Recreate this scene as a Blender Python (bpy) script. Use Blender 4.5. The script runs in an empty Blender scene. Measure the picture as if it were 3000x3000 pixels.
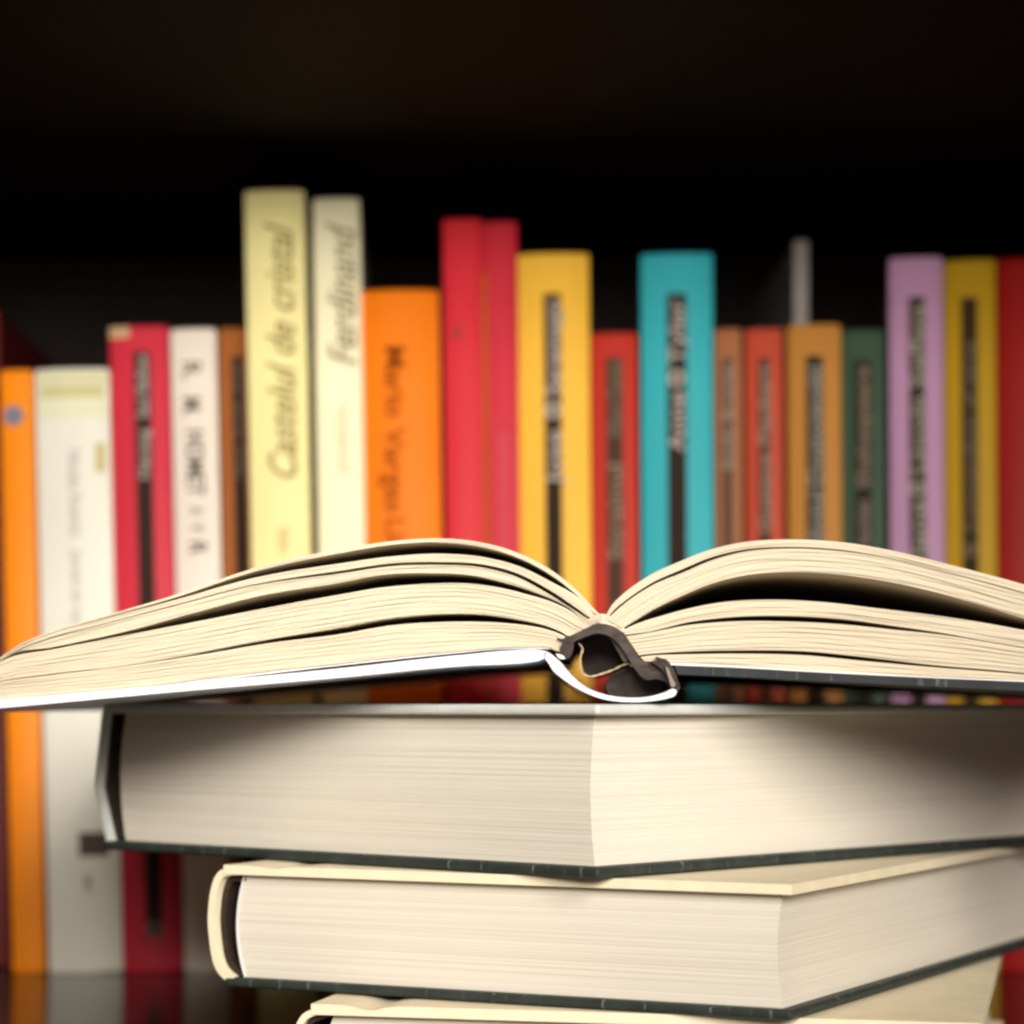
import bpy, bmesh, math, random
import numpy as np
from mathutils import Matrix, Vector
R = math.radians
rnd = random.Random(7)
sc = bpy.context.scene

# ------------------------------------------------------------ camera, world, lamps, exposure
F, CX, HY = 7625.0, 1228.0, 2059.0            # focal length / principal point in pixels of the 3000 px photograph
cd = bpy.data.cameras.new('camera'); cam = bpy.data.objects.new('camera', cd)
sc.collection.objects.link(cam); sc.camera = cam
cam.location = (0, 0, 0); cam.rotation_euler = (R(90), 0, 0)
cd.sensor_width = 36; cd.lens = 36 * F / 3000
cd.shift_x = (1500 - CX) / 3000; cd.shift_y = (HY - 1500) / 3000
cd.clip_start = .02; cd.clip_end = 20
cd.dof.use_dof = True; cd.dof.focus_distance = .578; cd.dof.aperture_fstop = 11.0; cd.dof.aperture_blades = 0

w = bpy.data.worlds.new('World'); sc.world = w; w.use_nodes = True
w.node_tree.nodes['Background'].inputs[0].default_value = (1.0, .55, .27, 1)
w.node_tree.nodes['Background'].inputs[1].default_value = .13

def area(name, loc, target, size, power, col):
    l = bpy.data.lights.new(name, 'AREA'); l.shape = 'DISK'; l.size = size; l.energy = power; l.color = col
    o = bpy.data.objects.new(name, l); sc.collection.objects.link(o); o.location = loc
    o.rotation_euler = (Vector(target) - Vector(loc)).to_track_quat('-Z', 'Y').to_euler()
    return o
def spot(name, loc, target, cone, radius, power, col):
    l = bpy.data.lights.new(name, 'SPOT'); l.spot_size = R(cone); l.spot_blend = 1; l.shadow_soft_size = radius; l.energy = power; l.color = col
    o = bpy.data.objects.new(name, l); sc.collection.objects.link(o); o.location = loc
    o.rotation_euler = (Vector(target) - Vector(loc)).to_track_quat('-Z', 'Y').to_euler()
    return o
key = area('key_lamp', (.33, -.38, .345), (.035, .575, -.025), .48, 1.08, (1, .945, .87)); key.data.spread = R(44)
shelf = spot('shelf_lamp', (-.05, -.42, .29), (-.045, .875, .075), 29, .12, 46, (1, .94, .84))

sc.view_settings.view_transform = 'Standard'; sc.view_settings.look = 'None'
sc.view_settings.exposure = 0; sc.view_settings.gamma = 1; sc.view_settings.use_curve_mapping = False
sc.render.engine = 'CYCLES'
sc.cycles.pixel_filter_type = 'BLACKMAN_HARRIS'; sc.cycles.filter_width = 2.6
sc.cycles.max_bounces = 8

# ------------------------------------------------------------ helpers
def srgb(r, g, b):
    f = lambda c: ((c / 255 + .055) / 1.055) ** 2.4 if c > 10 else c / 255 / 12.92
    return (f(r), f(g), f(b), 1)

def put(name, me, mat=None, parent=None):
    o = bpy.data.objects.new(name, me); sc.collection.objects.link(o)
    if mat: me.materials.append(mat)
    if parent: o.parent = parent
    return o

def mesh(verts, faces, uvs=None, smooth=False):
    me = bpy.data.meshes.new('mesh'); me.from_pydata([tuple(v) for v in verts], [], faces)
    if uvs is not None:
        l = me.uv_layers.new(name='UVMap')
        for p in me.polygons:
            for li in p.loop_indices: l.data[li].uv = uvs[me.loops[li].vertex_index]
    bm = bmesh.new(); bm.from_mesh(me); bmesh.ops.recalc_face_normals(bm, faces=bm.faces)
    if smooth:
        for f in bm.faces: f.smooth = True
        for e in bm.edges:
            if len(e.link_faces) == 2 and e.calc_face_angle(0) > R(35): e.smooth = False
    bm.to_mesh(me); bm.free()
    return me

def prism(poly, depth_vec, off=Vector((0, 0, 0))):
    """poly: list of Vector (a closed outline), extruded along depth_vec"""
    n = len(poly); v = [p + off for p in poly] + [p + off + depth_vec for p in poly]
    f = [list(range(n)), list(range(2 * n - 1, n - 1, -1))]
    f += [[i, (i + 1) % n, (i + 1) % n + n, i + n] for i in range(n)]
    return mesh(v, f, smooth=True)

def box(x0, x1, y0, y1, z0, z1, bev=0, seg=2):
    bm = bmesh.new(); bmesh.ops.create_cube(bm, size=1)
    for v in bm.verts:
        v.co = Vector((x0 + (v.co.x + .5) * (x1 - x0), y0 + (v.co.y + .5) * (y1 - y0), z0 + (v.co.z + .5) * (z1 - z0)))
    if bev: bmesh.ops.bevel(bm, geom=bm.edges[:], offset=bev, segments=seg, affect='EDGES', profile=.5)
    me = bpy.data.meshes.new('mesh'); bm.to_mesh(me); bm.free()
    return me

def empty(name, loc, label, cat, group=None):
    o = bpy.data.objects.new(name, None); sc.collection.objects.link(o); o.location = loc
    o.empty_display_size = .01
    o['label'] = label; o['category'] = cat
    if group: o['group'] = group
    return o

def spline(pts, n):
    """resample a polyline by arc length with a smooth (Catmull-Rom like) interpolation"""
    p = np.array(pts, float); d = np.r_[0, np.cumsum(np.hypot(*np.diff(p, axis=0).T))]
    m = np.gradient(p, d, axis=0); t = np.linspace(0, d[-1], n)
    k = np.clip(np.searchsorted(d, t, side='right') - 1, 0, len(d) - 2)
    h = (d[k + 1] - d[k])[:, None]; u = ((t - d[k])[:, None]) / h
    return ((2*u**3 - 3*u**2 + 1) * p[k] + (u**3 - 2*u**2 + u) * h * m[k] +
            (-2*u**3 + 3*u**2) * p[k + 1] + (u**3 - u**2) * h * m[k + 1])

# ------------------------------------------------------------ materials
def nt(name, rough=.6, spec=.3):
    m = bpy.data.materials.new(name); m.use_nodes = True; t = m.node_tree
    b = t.nodes['Principled BSDF']; b.inputs['Roughness'].default_value = rough
    b.inputs['Specular IOR Level'].default_value = spec
    return m, t, b

def cloth(name, col, rough=.5, spec=.35, var=.10, bump=.15, scale=120, stretch=(1, 1, .25), wear=0):
    m, t, b = nt(name, rough, spec); N = t.nodes; L = t.links
    tc = N.new('ShaderNodeTexCoord'); mp = N.new('ShaderNodeMapping'); mp.inputs['Scale'].default_value = stretch
    L.new(tc.outputs['Object'], mp.inputs['Vector'])
    no = N.new('ShaderNodeTexNoise'); no.inputs['Scale'].default_value = scale; no.inputs['Detail'].default_value = 5
    L.new(mp.outputs[0], no.inputs['Vector'])
    cr = N.new('ShaderNodeValToRGB'); cr.color_ramp.elements[0].position = .3; cr.color_ramp.elements[1].position = .7
    cr.color_ramp.elements[0].color = tuple(c * (1 - var) for c in col[:3]) + (1,)
    cr.color_ramp.elements[1].color = tuple(min(1, c * (1 + var)) for c in col[:3]) + (1,)
    L.new(no.outputs[0], cr.inputs[0]); out = cr.outputs[0]
    if wear:
        n2 = N.new('ShaderNodeTexNoise'); n2.inputs['Scale'].default_value = 1; n2.inputs['Detail'].default_value = 4
        m2 = N.new('ShaderNodeMapping'); m2.inputs['Scale'].default_value = (520, 520, 60); L.new(tc.outputs['Object'], m2.inputs['Vector']); L.new(m2.outputs[0], n2.inputs['Vector'])
        c2 = N.new('ShaderNodeValToRGB'); c2.color_ramp.elements[0].position = .60; c2.color_ramp.elements[1].position = .72
        L.new(n2.outputs[0], c2.inputs[0])
        mx = N.new('ShaderNodeMix'); mx.data_type = 'RGBA'; mx.inputs[7].default_value = (.30, .32, .30, 1)
        mu = N.new('ShaderNodeMath'); mu.operation = 'MULTIPLY'; mu.inputs[1].default_value = wear
        L.new(c2.outputs[0], mu.inputs[0]); L.new(mu.outputs[0], mx.inputs[0]); L.new(out, mx.inputs[6]); out = mx.outputs[2]
    L.new(out, b.inputs['Base Color'])
    bp = N.new('ShaderNodeBump'); bp.inputs['Strength'].default_value = bump; bp.inputs['Distance'].default_value = .0004
    L.new(no.outputs[0], bp.inputs['Height']); L.new(bp.outputs[0], b.inputs['Normal'])
    return m

def paper_edge(name, light, dark, coord='Object', stretch=(6, 6, 2600), stretch2=(3, 3, 700), contrast=1.0, bump=.25):
    """page edges: long fine streaks along the leaves, plus soft broad bands"""
    m, t, b = nt(name, .8, .15); N = t.nodes; L = t.links
    tc = N.new('ShaderNodeTexCoord')
    def noise(s, det, seed):
        mp = N.new('ShaderNodeMapping'); mp.inputs['Scale'].default_value = s; mp.inputs['Location'].default_value = (seed, seed * .3, seed * .7)
        L.new(tc.outputs[coord], mp.inputs['Vector'])
        no = N.new('ShaderNodeTexNoise'); no.inputs['Scale'].default_value = 1; no.inputs['Detail'].default_value = det
        L.new(mp.outputs[0], no.inputs['Vector']); return no
    a = noise(stretch, 2, 1.3); c = noise(stretch2, 3, 5.1)
    ad = N.new('ShaderNodeMath'); ad.operation = 'ADD'; L.new(a.outputs[0], ad.inputs[0]); L.new(c.outputs[0], ad.inputs[1])
    mr = N.new('ShaderNodeMapRange'); mr.inputs[1].default_value = .62; mr.inputs[2].default_value = 1.12
    L.new(ad.outputs[0], mr.inputs[0])
    mx = N.new('ShaderNodeMix'); mx.data_type = 'RGBA'; mx.inputs[6].default_value = dark; mx.inputs[7].default_value = light
    L.new(mr.outputs[0], mx.inputs[0]); L.new(mx.outputs[2], b.inputs['Base Color'])
    bp = N.new('ShaderNodeBump'); bp.inputs['Strength'].default_value = bump; bp.inputs['Distance'].default_value = .0002
    L.new(ad.outputs[0], bp.inputs['Height']); L.new(bp.outputs[0], b.inputs['Normal'])
    return m

M_open = paper_edge('aged_page_edge', (.70, .625, .485, 1), (.46, .375, .26, 1), 'UV', (5, 260, 1), (2.2, 95, 1), bump=.12)
M_block = paper_edge('closed_page_edge', (.77, .72, .63, 1), (.65, .59, .49, 1), 'Object', (9, 9, 5200), (6, 6, 2100), bump=.10)
M_whiteboard = cloth('white_board', (.66, .68, .76, 1), .45, .4, .03)
M_greyboard = cloth('pale_grey_board', (.62, .64, .62, 1), .5, .35, .06, wear=.25)
M_greenboard = cloth('dark_green_cloth', (.030, .040, .036, 1), .55, .25, .25, wear=.6)
M_creamboard = cloth('cream_cloth', (.90, .80, .58, 1), .6, .3, .05)
M_lining = cloth('dark_brown_lining', (.030, .018, .013, 1), .6, .3, .4, .6, 500, (1, 1, 1))
M_lining2 = cloth('brown_lining', (.034, .020, .013, 1), .5, .3, .6, .9, 300, (1, 1, 1))
M_gutter = cloth('gutter_paper', (.74, .64, .50, 1), .8, .1, .08)
M_thread = cloth('cream_thread', (.55, .42, .25, 1), .8, .2, .1)
M_greyfold = cloth('grey_fold', (.22, .19, .16, 1), .8, .2, .2)
M_endpaper = cloth('white_endpaper', (.84, .84, .84, 1), .7, .2, .03)
M_darkboard = cloth('black_green_board', (.018, .022, .026, 1), .55, .2, .25, wear=.35)

# ------------------------------------------------------------ the setting
SZ = -.0910                                     # top of the shelf the books stand on
YB = .875                                       # the plane of the spines on the shelf
def structure(name, me, mat):
    o = put(name, me, mat); o['kind'] = 'structure'; return o
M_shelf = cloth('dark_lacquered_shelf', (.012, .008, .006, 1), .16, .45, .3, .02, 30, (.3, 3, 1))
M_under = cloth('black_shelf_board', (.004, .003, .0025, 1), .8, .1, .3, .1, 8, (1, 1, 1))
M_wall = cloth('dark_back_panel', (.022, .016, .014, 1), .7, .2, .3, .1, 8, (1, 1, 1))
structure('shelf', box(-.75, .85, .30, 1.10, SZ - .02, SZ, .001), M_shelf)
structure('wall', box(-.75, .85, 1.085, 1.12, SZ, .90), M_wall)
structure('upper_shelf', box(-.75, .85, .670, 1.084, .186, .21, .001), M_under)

# ------------------------------------------------------------ the stack of closed books
def closed_book(name, label, corner, theta, z_top, thick, W, L, bt, inset, m_top, m_bot, m_spine, spine_pts, spine_t, concave=.0012, hinge=0, endp=None, angular=False):
    """corner = world XY of the near corner of the boards; local -X runs to the spine, +Y up the fore edge, Z=0 is the underside"""
    r = empty(name, (corner[0], corner[1], z_top - thick), label, 'book', 'stack of closed books under the open book')
    r.rotation_euler = (0, 0, -R(theta))
    # boards with a soft sag and rounded edges
    def board(nm, z0, z1, m, hinge=0):
        nx, ny = 44, 12; me = bmesh.new()
        b0 = box(-W, 0, 0, L, z0, z1, .0009, 3)
        if not hinge: me.free(); return put(nm, b0, m, r)
        me.free()
        # a board whose hinge dips beside the spine: cut cross-section
        xs = np.linspace(-W, 0, 60); prof = [(x, z1 - hinge * math.exp(-((x + W - .0135) / .0035) ** 2)) for x in xs]
        poly = [Vector((x, 0, z)) for x, z in prof] + [Vector((0, 0, z0)), Vector((-W, 0, z0))]
        return put(nm, prism(poly, Vector((0, L, 0))), m, r)
    board('top_board', thick - bt, thick, m_top, hinge)
    board('bottom_board', 0, bt, m_bot)
    # the page block: hollow fore edge, rounded back; stepped leaves on its two visible faces
    z0, z1 = bt, thick - bt; n = 80; lx = []
    for k in range(n + 1):
        u = 2 * k / n - 1
        lx.append((-inset - concave * (1 - u * u), -(W - .0046) + .0022 * (1 - u * u) * -1, z0 + (z1 - z0) * k / n))
    v = []; f = []
    for k in range(n):
        j = rnd.uniform(0, .00012); jx = rnd.uniform(0, .00012)
        for (a, b_, z) in (lx[k], lx[k + 1]):
            v += [(a - jx, inset + j, z), (a - jx, L - inset, z), (b_, L - inset, z), (b_, inset + j, z)]
    for k in range(2 * n - 1):
        q = 4 * k
        for s in range(4): f.append((q + s, q + (s + 1) % 4, q + 4 + (s + 1) % 4, q + 4 + s))
    f.append((0, 1, 2, 3)); e = 4 * (2 * n - 1); f.append((e, e + 3, e + 2, e + 1))
    put('page_block', mesh(v, f), M_block, r)
    # the spine: a bent strip of board
    pp = np.array([(-W - x, z * thick) for x, z in spine_pts])
    if angular:
        dd = np.r_[0, np.cumsum(np.hypot(*np.diff(pp, axis=0).T))]; tt = np.linspace(0, dd[-1], 40)
        sp = np.c_[np.interp(tt, dd, pp[:, 0]), np.interp(tt, dd, pp[:, 1])]
    else: sp = spline(pp, 40)
    nrm = np.gradient(sp, axis=0); nrm = np.c_[nrm[:, 1], -nrm[:, 0]]; nrm /= np.linalg.norm(nrm, axis=1)[:, None]
    inner = sp + nrm * spine_t if (sp + nrm * spine_t)[20, 0] > sp[20, 0] else sp - nrm * spine_t
    poly = [Vector((a, 0, b)) for a, b in sp] + [Vector((a, 0, b)) for a, b in inner[::-1]]
    put('spine', prism(poly, Vector((0, L, 0)), Vector((0, .0004, 0))), m_spine, r)
    # dark cloth lining behind the spine and the pale endpaper edge beside the pages
    lin = inner + (inner - sp) * .9 / 1.0
    poly = [Vector((a, 0, b)) for a, b in inner * [1, 1] + (inner - sp) * .02] + [Vector((a, 0, b)) for a, b in lin[::-1]]
    put('spine_lining', prism(poly, Vector((0, L - .006, 0)), Vector((0, .003, 0))), M_lining, r)
    if endp:
        bx = [(b_ - .0002, z) for (_, b_, z) in lx]
        poly = [Vector((a, 0, z)) for a, z in bx] + [Vector((a - endp, 0, z)) for a, z in bx[::-1]]
        put('endpaper', prism(poly, Vector((0, L - .006, 0)), Vector((0, inset - .0004, 0))), M_endpaper, r)
    return r

Z2, Z3, Z4 = -.0003, -.0382, -.0672
closed_book('closed_book', 'thick closed book with grey angular spine, lying directly under the open book',
            (.0384, .560), 43.0, Z2, .0376, .1645, .215, .0024, .0041, M_greyboard, M_greenboard, M_greyboard,
            [(-.004, .985), (-.0006, .975), (.0006, .94), (.0036, .44), (.0034, .40), (-.0012, .05), (-.004, .02)], .0011, angular=True)
closed_book('closed_book', 'closed book with cream board and rounded cream spine, between two other closed books',
            (.0783, .547), 28.2, Z3, .0287, .1412, .215, .0022, .0030, M_creamboard, M_greenboard, M_creamboard,
            [(-.004, .985), (.0010, .955), (.0046, .60), (.0044, .42), (.0016, .10), (-.0018, .015)], .0018, hinge=.0006, endp=.0003)
closed_book('closed_book', 'cream closed book cut off by the bottom of the photo, lowest book of the stack',
            (.118, .5455), 14.0, Z4, Z4 - SZ - .0002, .1465, .185, .0024, .0034, M_creamboard, M_creamboard, M_creamboard,
            [(-.003, .985), (.0020, .90), (.0046, .60), (.0046, .40), (.0026, .12), (-.0018, .015)], .0015, hinge=.0012)

# ------------------------------------------------------------ the open book
YAW = R(3.7); YO = .576; XO = .045
ax = Vector((math.sin(YAW), math.cos(YAW), 0)); fr = Vector((math.cos(YAW), -math.sin(YAW), 0))
OL = .236                                         # height of the open book (runs away from the camera)
root = empty('open_book', (XO, YO, 0), 'open hardback with fanned cream pages lying face up on top of the stack', 'book')
def P(px, py, back=0.0):
    """point of the tail plane of the open book for a pixel of the photograph, in the root's coordinates"""
    k = (px - CX) / F; t = (k * YO - XO) / (fr.x - k * fr.y); p = Vector((XO, YO, 0)) + fr * t
    return Vector((p.x - XO, p.y - YO, (HY - py) / F * p.y)) + ax * back

NC = 110
L_curves = [
 # (top curve, bottom curve), from the spine out to the left
 ([(1768,1806),(1756,1798),(1699,1738),(1621,1674),(1518,1620),(1414,1590),(1285,1577),(1155,1584),(1000,1608),(735,1667),(518,1741),(310,1803),(129,1857),(57,1888),(0,1926),(-70,1966)],
  [(1768,1812),(1752,1804),(1694,1747),(1615,1685),(1514,1632),(1412,1602),(1285,1588),(1155,1595),(1000,1620),(735,1677),(518,1749),(310,1809),(129,1862),(57,1892),(0,1930),(-70,1969)]),
 ([(1766,1814),(1746,1804),(1712,1764),(1612,1703),(1518,1658),(1414,1632),(1285,1622),(1155,1629),(1000,1650),(735,1695),(518,1756),(310,1812),(129,1864),(57,1894),(0,1932),(-70,1970)],
  [(1758,1822),(1734,1812),(1695,1785),(1605,1725),(1518,1680),(1414,1653),(1285,1646),(1155,1649),(1000,1671),(735,1714),(518,1770),(310,1825),(129,1874),(57,1900),(0,1936),(-70,1974)]),
 ([(1757,1823),(1730,1816),(1690,1792),(1600,1736),(1518,1692),(1414,1663),(1285,1655),(1155,1658),(1000,1680),(735,1718),(518,1774),(310,1828),(129,1878),(57,1904),(0,1938),(-70,1976)],
  [(1740,1829),(1710,1816),(1673,1785),(1569,1736),(1466,1703),(1388,1686),(1260,1679),(1104,1686),(1000,1706),(776,1743),(569,1795),(362,1851),(155,1896),(26,1921),(0,1940),(-70,1980)]),
 ([(1738,1830),(1712,1818),(1683,1797),(1621,1765),(1543,1741),(1466,1722),(1362,1709),(1259,1710),(1104,1723),(1000,1741),(776,1782),(569,1822),(362,1862),(155,1902),(26,1927),(-70,1984)],
  [(1664,1866),(1650,1856),(1621,1842),(1518,1816),(1414,1800),(1310,1798),(1155,1811),(1000,1838),(776,1875),(569,1916),(362,1950),(155,1975),(26,1992),(-70,2010)]),
 ([(1662,1868),(1640,1857),(1610,1846),(1518,1829),(1414,1822),(1310,1822),(1155,1831),(1000,1857),(776,1886),(569,1921),(362,1952),(155,1977),(26,1994),(-70,2012)],
  [(1642,1912),(1600,1896),(1569,1896),(1466,1897),(1310,1911),(1155,1926),(1000,1943),(776,1969),(569,1993),(362,2018),(155,2038),(26,2050),(-70,2058)]),
]
R_curves = [
 ([(1774,1806),(1790,1776),(1828,1738),(1906,1684),(2000,1641),(2078,1611),(2181,1588),(2311,1580),(2466,1588),(2595,1609),(2776,1652),(3000,1712),(3300,1812),(3640,1950)],
  [(1776,1814),(1800,1786),(1842,1752),(1916,1704),(2000,1667),(2078,1634),(2181,1609),(2311,1602),(2466,1611),(2595,1632),(2776,1676),(3000,1736),(3300,1832),(3644,1962)]),
 ([(1778,1815),(1804,1790),(1846,1756),(1920,1710),(2004,1676),(2078,1644),(2181,1616),(2311,1607),(2466,1615),(2595,1635),(2776,1679),(3000,1739),(3300,1836),(3645,1965)],
  [(1824,1841),(1848,1826),(1872,1811),(1908,1789),(2000,1744),(2078,1712),(2181,1686),(2285,1676),(2414,1679),(2569,1698),(2725,1731),(2880,1774),(3000,1811),(3300,1890),(3655,1985)]),
 ([(1828,1844),(1852,1833),(1885,1820),(1932,1806),(2000,1787),(2104,1766),(2259,1757),(2414,1764),(2569,1782),(2725,1801),(2880,1824),(3000,1846),(3300,1908),(3660,1990)],
  [(1830,1860),(1862,1856),(1895,1852),(1946,1840),(2000,1826),(2104,1811),(2311,1804),(2466,1813),(2621,1834),(2776,1857),(2880,1876),(3000,1896),(3300,1944),(3664,2004)]),
 ([(1834,1864),(1864,1860),(1900,1854),(1950,1844),(2005,1833),(2104,1823),(2311,1821),(2466,1829),(2621,1845),(2776,1862),(2880,1879),(3000,1899),(3300,1947),(3666,2006)],
  [(1872,1920),(1890,1917),(1920,1914),(2000,1909),(2155,1905),(2362,1908),(2518,1923),(2725,1947),(2932,1965),(3100,1982),(3300,1998),(3670,2026)]),
 ([(1876,1925),(1900,1921),(1930,1919),(2000,1917),(2155,1915),(2362,1920),(2518,1935),(2725,1954),(2932,1970),(3100,1985),(3300,2000),(3672,2028)],
  [(1888,1937),(1910,1937),(1940,1938),(2000,1941),(2155,1948),(2362,1962),(2518,1972),(2725,1980),(2932,1988),(3100,1998),(3300,2010),(3674,2036)]),
]
def fan(curves, rows_per_px=.27):
    C = [(spline(a, NC), spline(b, NC)) for a, b in curves]
    back = np.zeros((NC, 2)); out = []
    # from the lowest section up: the gaps close towards the head of the book
    for i in range(len(C) - 1, -1, -1):
        t, b = C[i]
        if i < len(C) - 1: back = back + (C[i + 1][0] - b) * .60
        out.append((t, b, back.copy()))
    for si, (t, b, bk) in enumerate(out):
        hgt = np.abs(t[:, 1] - b[:, 1]).mean(); n = max(2, int(hgt * rows_per_px))
        js = [rnd.uniform(0, .0003) for _ in range(n)]
        # leaf groups of uneven thickness
        cuts = np.cumsum([rnd.uniform(.4, 1.6) for _ in range(n)]); cuts = np.r_[0, cuts / cuts[-1]]
        v = []; uv = []; f = []
        for r_ in range(n):
            for q in (cuts[r_], cuts[r_ + 1]):
                c = t * (1 - q) + b * q
                for k in range(NC):
                    jj = js[r_] + .0002 * math.sin(k * .21 + r_ * 2.1)
                    p = P(c[k, 0], c[k, 1]) + ax * jj; v.append(p); uv.append((k / NC * 3 + si * 7.3, q * hgt / 40 + si * 3.1))
        rows = 2 * n
        for r_ in range(rows - 1):
            for k in range(NC - 1):
                a = r_ * NC + k; f.append((a, a + 1, a + NC + 1, a + NC))
        # top, bottom, back and end faces, in steps along the depth
        base = len(v); ND = 5
        for d in range(1, ND + 1):
            s = d / ND; ss = s * s * (3 - 2 * s)
            for q, c in ((0, t), (1, b)):
                for k in range(NC):
                    cc = c[k] + bk[k] * ss
                    v.append(P(cc[0], cc[1], OL * s)); uv.append((k / NC * 3, q * hgt / 40 + s))
        tops = [0] + [base + (d * 2) * NC for d in range(ND)]
        bots = [(rows - 1) * NC] + [base + (d * 2 + 1) * NC for d in range(ND)]
        for d in range(ND):
            for k in range(NC - 1):
                f.append((tops[d] + k, tops[d] + k + 1, tops[d + 1] + k + 1, tops[d + 1] + k))
                f.append((bots[d] + k, bots[d] + k + 1, bots[d + 1] + k + 1, bots[d + 1] + k))
            for e in (0, NC - 1):
                if d: f.append((tops[d] + e, tops[d + 1] + e, bots[d + 1] + e, bots[d] + e))
        for k in range(NC - 1): f.append((tops[ND] + k, tops[ND] + k + 1, bots[ND] + k + 1, bots[ND] + k))
        for e in (0, NC - 1):
            f.append([r_ * NC + e for r_ in range(rows)] + [bots[1] + e, tops[1] + e])
        put('page_section', mesh(v, f, uv), M_open, root)
fan(L_curves); fan(R_curves)

def strip(name, top, bot, m, depth=OL, off=0.0, n=60, parent=root):
    a = spline(top, n); b = spline(bot, n)
    poly = [P(x, y) for x, y in a] + [P(x, y) for x, y in b[::-1]]
    return put(name, prism(poly, ax * depth, ax * off), m, parent)
def blob(name, pts, m, depth, off, n=60, parent=root):
    a = spline(pts + [pts[0]], n)[:-1]
    return put(name, prism([P(x, y) for x, y in a], ax * depth, ax * off), m, parent)

# boards, pastedowns, spine
c = strip('cover_board', [(1600,1908),(1569,1904),(1500,1906),(1362,1918),(1000,1958),(518,2004),(0,2050),(-150,2063)],
      [(1604,1926),(1575,1938),(1545,1942),(1362,1952),(1000,1986),(518,2028),(0,2076),(-150,2089)], M_whiteboard, OL + .004, -.003)
c['label'] = 'white board'
strip('endpaper', [(1610,1898),(1569,1898),(1466,1899),(1310,1913),(1000,1945),(569,1995),(155,2040),(-100,2060)],
      [(1610,1901),(1569,1901),(1466,1902),(1310,1916),(1000,1949),(569,1999),(155,2043),(-100,2063)], M_endpaper, OL, .0006)
c = strip('cover_board', [(1975,1950),(2100,1955),(2362,1969),(2725,1987),(3000,1999),(3400,2022),(3750,2042)],
      [(1985,1976),(2100,1980),(2362,1992),(2725,2010),(3000,2024),(3400,2046),(3750,2066)], M_darkboard, OL + .004, -.002)
c['label'] = 'black green board'
strip('endpaper', [(1930,1940),(2000,1943),(2155,1950),(2362,1963),(2725,1982),(3000,1993),(3400,2016),(3700,2036)],
      [(1930,1947),(2000,1950),(2155,1956),(2362,1968),(2725,1986),(3000,1998),(3400,2021),(3700,2041)], M_endpaper, OL, -.001)
sp = strip('spine', [(1600,1908),(1615,1917),(1640,1938),(1672,1975),(1712,2010),(1770,2034),(1840,2044),(1905,2040),(1950,2027),(1972,2018),(1980,2022)],
      [(1588,1922),(1604,1938),(1618,1962),(1650,1990),(1700,2022),(1762,2047),(1840,2057),(1910,2054),(1955,2046),(1976,2038),(1982,2028)], M_whiteboard, OL + .004, -.003)

blob('gutter', [(1690,1846),(1736,1806),(1768,1798),(1792,1806),(1838,1858),(1812,1846),(1760,1832)], M_gutter, OL * .9, .0006)
# the backing of the text block, torn cloth lining and a thread hanging in the hollow spine
strip('spine_lining', [(1636,1925),(1640,1900),(1650,1872),(1700,1838),(1760,1826),(1812,1842),(1852,1888),(1888,1938),(1925,1932),(1962,1942),(1982,1978),(1988,2026)],
      [(1662,1930),(1666,1904),(1680,1882),(1712,1866),(1760,1855),(1796,1870),(1830,1910),(1858,1955),(1890,1990),(1930,1990),(1955,2000),(1968,2028)], M_lining2, OL - .004, .0005)
blob('folded_lining', [(1690,1880),(1760,1858),(1800,1872),(1840,1920),(1858,1950),(1838,1944),(1800,1960),(1745,1977),(1716,1968),(1703,1935),(1704,1900)], M_lining, .06, .024)
blob('torn_lining', [(1846,1945),(1890,1945),(1940,1938),(1965,1950),(1982,1990),(1984,2026),(1950,2030),(1905,2041),(1840,2043),(1790,2036),(1775,2010),(1795,1980)], M_lining, .05, .014)
blob('frayed_edge', [(1650,1872),(1632,1870),(1648,1880),(1640,1900),(1646,1925),(1664,1928),(1680,1900),(1676,1872),(1664,1862)], M_lining, .03, -.0012, 40)
blob('frayed_edge', [(1905,1938),(1925,1930),(1922,1924),(1935,1928),(1950,1932),(1968,1952),(1984,1990),(1990,2020),(1972,2026),(1958,1995),(1938,1962)], M_lining, .03, -.0018, 50)
blob('grey_fold', [(1788,1866),(1802,1864),(1820,1893),(1842,1932),(1834,1938),(1815,1912)], M_greyfold, .004, .0065, 40)
blob('grey_fold', [(1948,1952),(1956,1958),(1966,1982),(1976,2010),(1970,2014),(1958,1988)], M_greyfold, .004, -.0030, 30)
blob('torn_paper', [(1628,1916),(1650,1922),(1656,1930),(1640,1930)], M_endpaper, .004, -.0036, 24)

def tube(name, pts, rad, m, off, parent, n=60):
    a = spline(pts, n); C = [P(x, y) + ax * off + ax * (.0006 * math.sin(i * .35)) for i, (x, y) in enumerate(a)]
    v = []; f = []; S = 8
    for i, p in enumerate(C):
        t = (C[min(i + 1, n - 1)] - C[max(i - 1, 0)]).normalized(); s = t.cross(ax).normalized(); u = ax
        rr = rad * (1 + .25 * math.sin(i * 1.1))
        for k in range(S):
            an = 2 * math.pi * k / S; v.append(p + (s * math.cos(an) + u * math.sin(an)) * rr)
    for i in range(n - 1):
        for k in range(S): f.append((i * S + k, i * S + (k + 1) % S, (i + 1) * S + (k + 1) % S, (i + 1) * S + k))
    f += [list(range(S)), list(range((n - 1) * S, n * S))]
    return put(name, mesh(v, f, smooth=True), m, parent)
tube('thread', [(1695,1882),(1706,1896),(1700,1925),(1700,1950),(1708,1972),(1728,1981),(1760,1974),(1800,1960),(1830,1946),(1845,1943),(1856,1952)], .00022, M_thread, .0065, bpy.data.objects['folded_lining'])

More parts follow.
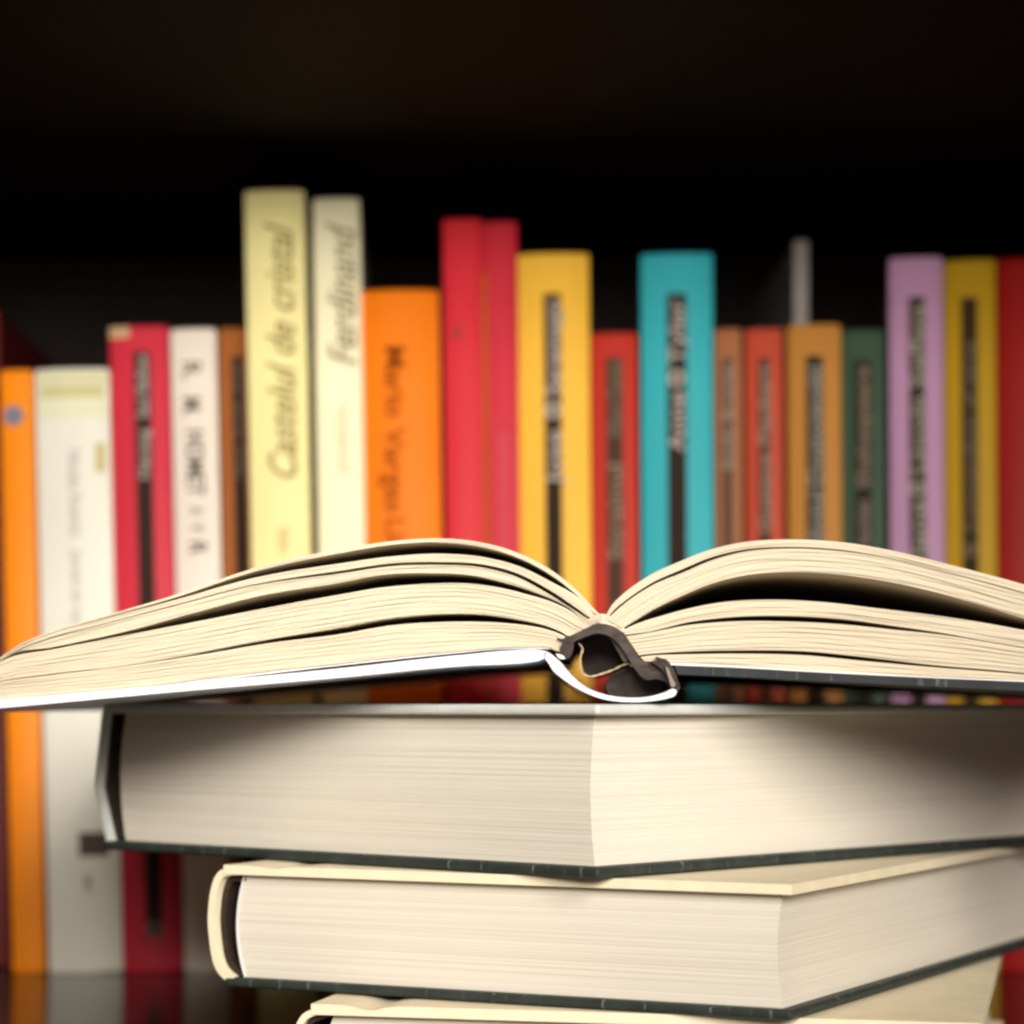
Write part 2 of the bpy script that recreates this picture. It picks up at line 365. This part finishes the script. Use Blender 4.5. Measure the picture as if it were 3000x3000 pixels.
# ------------------------------------------------------------ the row of books on the shelf
PX = F / YB
BH = lambda y: (HY - y) / PX                      # world height of a pixel row on the spine plane
_mats = {}
def cov(col, rough=.5, spec=.18):
    k = (col, rough)
    if k not in _mats: _mats[k] = cloth('cover_%d_%d_%d' % col, srgb(*col), rough, spec if rough < .6 else .03, .09, .15, 30, (1, 1, .3))
    return _mats[k]
M_pages = paper_edge('shelf_book_pages', (.7, .6, .42, 1), (.5, .4, .26, 1), 'Object', (2000, 5, 5), (500, 4, 4))

def lettering(name, body, x, z0, z1, cap, y, up, mat, parent, shear=0.0):
    """text running along the spine between heights z0 and z1"""
    cu = bpy.data.curves.new('text', 'FONT'); cu.body = body; cu.size = 1; cu.shear = shear; cu.resolution_u = 3; cu.offset = .014
    tmp = bpy.data.objects.new('text', cu); sc.collection.objects.link(tmp)
    dg = bpy.context.evaluated_depsgraph_get(); dg.update()
    me = bpy.data.meshes.new_from_object(tmp.evaluated_get(dg)); bpy.data.objects.remove(tmp)
    xs = [v.co.x for v in me.vertices]; x0, x1 = min(xs), max(xs)
    for v in me.vertices:
        u = (v.co.x - x0) / (x1 - x0) * abs(z1 - z0); t = (v.co.y - .35) * cap / .72
        v.co = Vector((x - t, y, min(z0, z1) + u)) if up else Vector((x + t, y, max(z0, z1) - u))
    me.materials.clear()
    return put(name, me, mat, parent)

def shelf_book(label, xl, xr, ytop, shift, col, dy=0.0, sag=.07, depth=.135, strip=None, texts=(), ink=(150, 140, 132), rough=.5, name='standing_book', twist=None):
    if twist is None: twist = -max(0, min(9.5, math.degrees(math.atan((xl - CX) / F)) * (1.0 if xl < 2300 else .86)))
    Y = YB + dy; s = Y / F
    h = (HY - ytop) * s - SZ; wd = (xr - xl) * s
    xm = (xl + xr) / 2; x_top = (xm - CX) * s; x_bot = (xm + shift - CX) * s
    r = empty(name, (x_bot, Y, SZ), label, 'book', 'books standing on the shelf')
    r.rotation_euler = (0, math.atan2(x_top - x_bot, h), R(twist))
    sg = wd * sag; n = 18
    yf = lambda x, o=0.0: -sg * (1 - (2 * x / wd) ** 2) - o
    # cover: a U-shaped wrap, rounded towards the spine, its top edge softly rolled
    lip = min(.0015, wd * .12); prof = [(wd / 2 - .0001, depth), (wd / 2 - .0001, .0012)]
    arc = []
    for k in range(n + 1):
        u = 1 - 2 * k / n; xx = u * wd / 2
        arc.append((xx, yf(xx)))
    outer = prof + arc[0:] + [(-wd / 2 + .0001, .0012), (-wd / 2 + .0001, depth)]
    th = .0014
    inner = [(-wd / 2 + th, depth), (-wd / 2 + th, th + .0012)] + [(wd / 2 - th, th + .0012), (wd / 2 - th, depth)]
    ring = outer + inner; N_ = len(ring)
    zs = [(0, .0006), (.0008, 0), (h - .0010, 0), (h - .0003, .0004), (h, .0012)]
    v = []; f = []
    cx_, cy_ = 0, depth / 2
    for z, ins in zs:
        for i, (a, b) in enumerate(ring):
            if i < len(outer):
                a2 = a - math.copysign(min(ins, abs(a)), a) if abs(a) > wd * .3 else a; b2 = b + (ins if b < .002 else 0)
            else: a2, b2 = a, b
            v.append((a2, b2, z))
    for k in range(len(zs) - 1):
        for i in range(N_): f.append((k * N_ + i, k * N_ + (i + 1) % N_, (k + 1) * N_ + (i + 1) % N_, (k + 1) * N_ + i))
    f.append(list(range(N_))[::-1]); f.append(list(range((len(zs) - 1) * N_, len(zs) * N_)))
    put('cover', mesh(v, f, smooth=True), cov(col, rough), r)
    put('page_block', box(-wd / 2 + th + .0001, wd / 2 - th - .0001, th + .0014, depth - .002, .002, h - .002), M_pages, r)
    zz = lambda y: (HY - y) * s - SZ
    def patch(nm, x0, x1, y0, y1, c_, o=.00025):
        """a printed panel that follows the curve of the spine; x in fractions of the width, y in photo rows"""
        m_ = 10; xs = [(-.5 + x0 + (x1 - x0) * i / m_) * wd for i in range(m_ + 1)]
        za, zb = zz(y0), max(zz(y1), .001)
        v = [(x, yf(x, o), z) for z in (za, zb) for x in xs] + [(x, yf(x, -.0001), z) for z in (za, zb) for x in xs]
        q = m_ + 1; f = [(i, i + 1, i + 1 + q, i + q) for i in range(m_)]
        f += [(i, i + 1, i + 1 + 2 * q, i + 2 * q) for i in range(m_)] + [(q + i, q + i + 1, 3 * q + i + 1, 3 * q + i) for i in range(m_)]
        f += [(0, q, 3 * q, 2 * q), (m_, q + m_, 3 * q + m_, 2 * q + m_)]
        return put(nm, mesh(v, f), cov(c_, .8), r)
    sp_ = patch('title_strip', *strip) if strip else None
    for tx in texts:
        if tx[0] == 'patch': patch(tx[1], *tx[2:])
        elif tx[0] == 'ring':
            _, xf, y, rad, c_ = tx; v = []; f = []; S = 24; xx = (-.5 + xf) * wd; rr = rad * s
            for q in (1, .5):
                for k in range(S): v.append((xx + rr * q * math.cos(2 * math.pi * k / S), yf(xx, .0006), zz(y) + rr * q * math.sin(2 * math.pi * k / S)))
            f = [(k, (k + 1) % S, S + (k + 1) % S, S + k) for k in range(S)]
            put('ornament', mesh(v, f), cov(c_, .8), r)
        elif tx[0] == 'disc':
            _, xf, y, rad, c_ = tx; S = 28; xx = (-.5 + xf) * wd; rr = rad * s; a = [(rr * math.cos(2 * math.pi * k / S), rr * math.sin(2 * math.pi * k / S)) for k in range(S)]
            v = [(xx + p, yf(xx + p, .0003), zz(y) + q) for p, q in a]
            put('round_sticker', mesh(v, [list(range(S))]), cov(c_, .8), r)
        else:
            body, xf, ya, yb, cap, up, c_, sh = tx; xx = (-.5 + xf) * wd
            lettering('lettering', body, xx, zz(ya), zz(yb), cap * s, yf(xx, .0007), up, cov(c_, .8), sp_ or r, sh)
    return r

DK = (52, 42, 36); GR = (176, 166, 158); W_ = 1
B = shelf_book
q = lambda v: v * 3000 / 1932
B('dark maroon book at the left end of the row, mostly out of the photo', -160, -4, 905, 34, (96, 22, 20), dy=.018)
B('bright orange book with a round grey sticker, first orange book from the left end', 0, 96, 1083, 38, (238, 135, 12),
  texts=[('disc', .40, 1218, 30, (120, 122, 140))])
B('broad off-white book with an olive band near its top', 103, 318, 1080, 42, (224, 222, 210), dy=.001,
  texts=[('patch', 'top_wash', .03, .97, 1090, 1126, (208, 206, 168)), ('patch', 'olive_band', .06, .94, 1130, 1166, (198, 192, 138)), ('patch', 'top_wash', .03, .97, 1170, 1225, (220, 220, 192)), ('patch', 'printed_box', .45, .86, 2438, 2508, (92, 78, 74)),
         ('Nicolas Roerich', .52, 1320, 1570, 34, False, (188, 188, 182), 0), ('Jurnal de vara', .52, 1610, 1850, 34, False, (188, 188, 182), 0),
         ('edit', .55, 2560, 2610, 26, True, (150, 140, 140), 0), ('patch', 'olive_leaf', .80, .93, 1300, 1385, (190, 180, 120))])
B('crimson book with a dark title strip, between two off-white books', 321, 494, 955, 42, (196, 44, 62), dy=.004,
  strip=(.40, .68, 1030, 2745, DK), texts=[('Saul Bellow', .54, 1040, 1225, 32, True, GR, 0), ('Herzog', .54, 1260, 1402, 32, True, GR, 0),
        ('ring', .54, 2722, 24, (120, 112, 104)), ('patch', 'worn_corner', .0, .34, 958, 990, (190, 160, 120))])
B('white book with spaced dark capitals down its spine', 500, 632, 962, 42, (226, 214, 202), dy=.002,
  texts=[('R.', .46, 1062, 1112, 54, False, (110, 104, 92), 0), ('M.', .46, 1165, 1218, 54, False, (120, 114, 102), 0),
         ('HOMET', .50, 1262, 1452, 52, False, (96, 90, 82), 0), ('A', .52, 1484, 1510, 46, False, (160, 152, 142), 0), ('V', .52, 1532, 1560, 46, False, (150, 142, 132), 0), ('R', .52, 1588, 1626, 54, False, (100, 94, 88), 0)])
B('brown book with a dark strip, tucked against the tall pale yellow book', 640, 724, 960, 40, (158, 90, 38), dy=.003,
  strip=(.42, .88, 1045, 2745, DK), texts=[('Emile Zola', .64, 1060, 1280, 26, True, (112, 96, 86), 0), ('Nana', .64, 1300, 1400, 26, True, (112, 96, 86), 0)])
B('tallest book of the row, pale yellow with a long italic title', 717, 890, 556, 44, (236, 226, 160), dy=-.012,
  texts=[('Castelul de cristal', .56, 1402, 655, 84, True, (158, 142, 94), .35), ('roman', .50, 1625, 1545, 50, True, (222, 206, 150), .3)])
B('tall cream book with a grey italic title, right of the tallest book', 917, 1052, 580, 40, (240, 234, 200), dy=-.003,
  texts=[('Ferdinand', .58, 1072, 655, 84, True, (150, 140, 110), .35), ('poeme', .50, 1385, 1190, 44, True, (214, 210, 176), 0)])
B('wide orange book with a brown title, left of the two tall red books', 1057, 1284, 850, 26, (236, 122, 8), dy=.0, sag=.08,
  texts=[('Mario', .44, 1018, 1225, 62, False, (150, 70, 18), 0), ('Vargas', .42, 1252, 1500, 62, False, (160, 76, 18), 0), ('Llosa', .42, 1520, 1700, 62, False, (170, 80, 18), 0)])
B('tall red book beside the wide orange book, left one of the red pair', 1297, 1410, 640, 24, (206, 40, 52), dy=-.004,
  texts=[('ring', .35, 975, 15, (140, 66, 60))])
B('tall crimson book with an ochre edge, right one of the red pair', 1412, 1514, 648, 22, (196, 40, 58), dy=-.002,
  texts=[('patch', 'ochre_edge', .0, .12, 800, 2800, (176, 96, 28)), ('patch', 'pale_panel', .35, .72, 1270, 2200, (200, 74, 86))])
B('yellow book with dark title strip, between the tall red pair and a short red book', 1517, 1724, 742, 18, (236, 182, 62), dy=-.001,
  strip=(.36, .60, 862, 2745, DK), texts=[('Jose', .48, 1422, 1262, 44, True, GR, 0), ('ring', .48, 1204, 24, GR), ('Saramago', .48, 1160, 880, 44, True, GR, 0)])
B('short red book between the yellow book and the turquoise book', 1731, 1866, 975, 12, (182, 46, 32), dy=.0,
  strip=(.32, .68, 1048, 2745, (76, 58, 46)), texts=[('Albert Camus', .50, 1285, 1060, 40, True, (116, 106, 88), 0), ('Strainul', .50, 1640, 1360, 40, True, (140, 124, 104), 0)])
B('turquoise book with a dark title strip', 1878, 2086, 742, 10, (52, 168, 180), dy=-.001,
  strip=(.36, .63, 862, 2745, DK), texts=[('Anne', .49, 1325, 1150, 46, True, GR, 0), ('ring', .49, 1110, 24, GR), ('Tyler', .49, 1070, 880, 46, True, GR, 0)])
B('narrow tan brown book right of the turquoise book', 2094, 2172, 962, 10, (158, 100, 62), dy=.001,
  strip=(.26, .66, 1050, 2745, (92, 72, 60)), texts=[('Emily Bronte', .46, 1375, 1070, 32, True, (146, 134, 126), 0)])
B('narrow red orange book, left of the ochre book', 2184, 2292, 962, 10, (184, 70, 46), dy=.001,
  strip=(.34, .66, 1050, 2745, (84, 60, 46)), texts=[('Gustave Flaubert', .50, 1560, 1070, 34, True, (150, 136, 122), 0)])
B('thin pale grey book standing taller behind the ochre book', 2326, 2368, 702, -6, (150, 142, 138), dy=.020, depth=.13, twist=-1.5)
B('ochre book with a dark title strip', 2308, 2462, 950, 10, (182, 124, 52), dy=-.001,
  strip=(.34, .66, 1044, 2745, (48, 42, 34)), texts=[('Dostoievski', .50, 1420, 1075, 40, True, (150, 148, 142), 0), ('Idiotul', .50, 1610, 1440, 40, True, (150, 148, 142), 0)])
B('dark green book with a grey title, left of the lilac book', 2466, 2590, 965, 10, (56, 80, 60), dy=.002,
  strip=(.28, .70, 1055, 2745, (48, 46, 36)), texts=[('Shakespeare', .48, 1430, 1075, 36, True, (140, 122, 108), 0), ('Hamlet', .48, 1620, 1465, 36, True, (140, 122, 116), 0)])
B('lilac book with a dark title strip', 2606, 2760, 752, 12, (184, 140, 176), dy=-.001,
  strip=(.36, .66, 872, 2745, DK), texts=[('Lincoln Steffens', .51, 1385, 895, 42, True, (158, 156, 136), 0), ('ring', .51, 1432, 22, (158, 156, 136)), ('Jane', .51, 1640, 1465, 42, True, (158, 156, 136), 0)])
B('mustard book with a dark title strip', 2768, 2914, 760, 12, (186, 146, 20), dy=.001,
  strip=(.32, .64, 872, 2745, (60, 48, 30)), texts=[('Compendium of verse', .48, 1560, 1000, 34, True, (122, 108, 92), 0), ('ring', .48, 1612, 20, (122, 108, 92))])
B('deep red book at the right end of the row, cut off by the photo edge', 2922, 3070, 756, 12, (156, 20, 16), dy=.0)
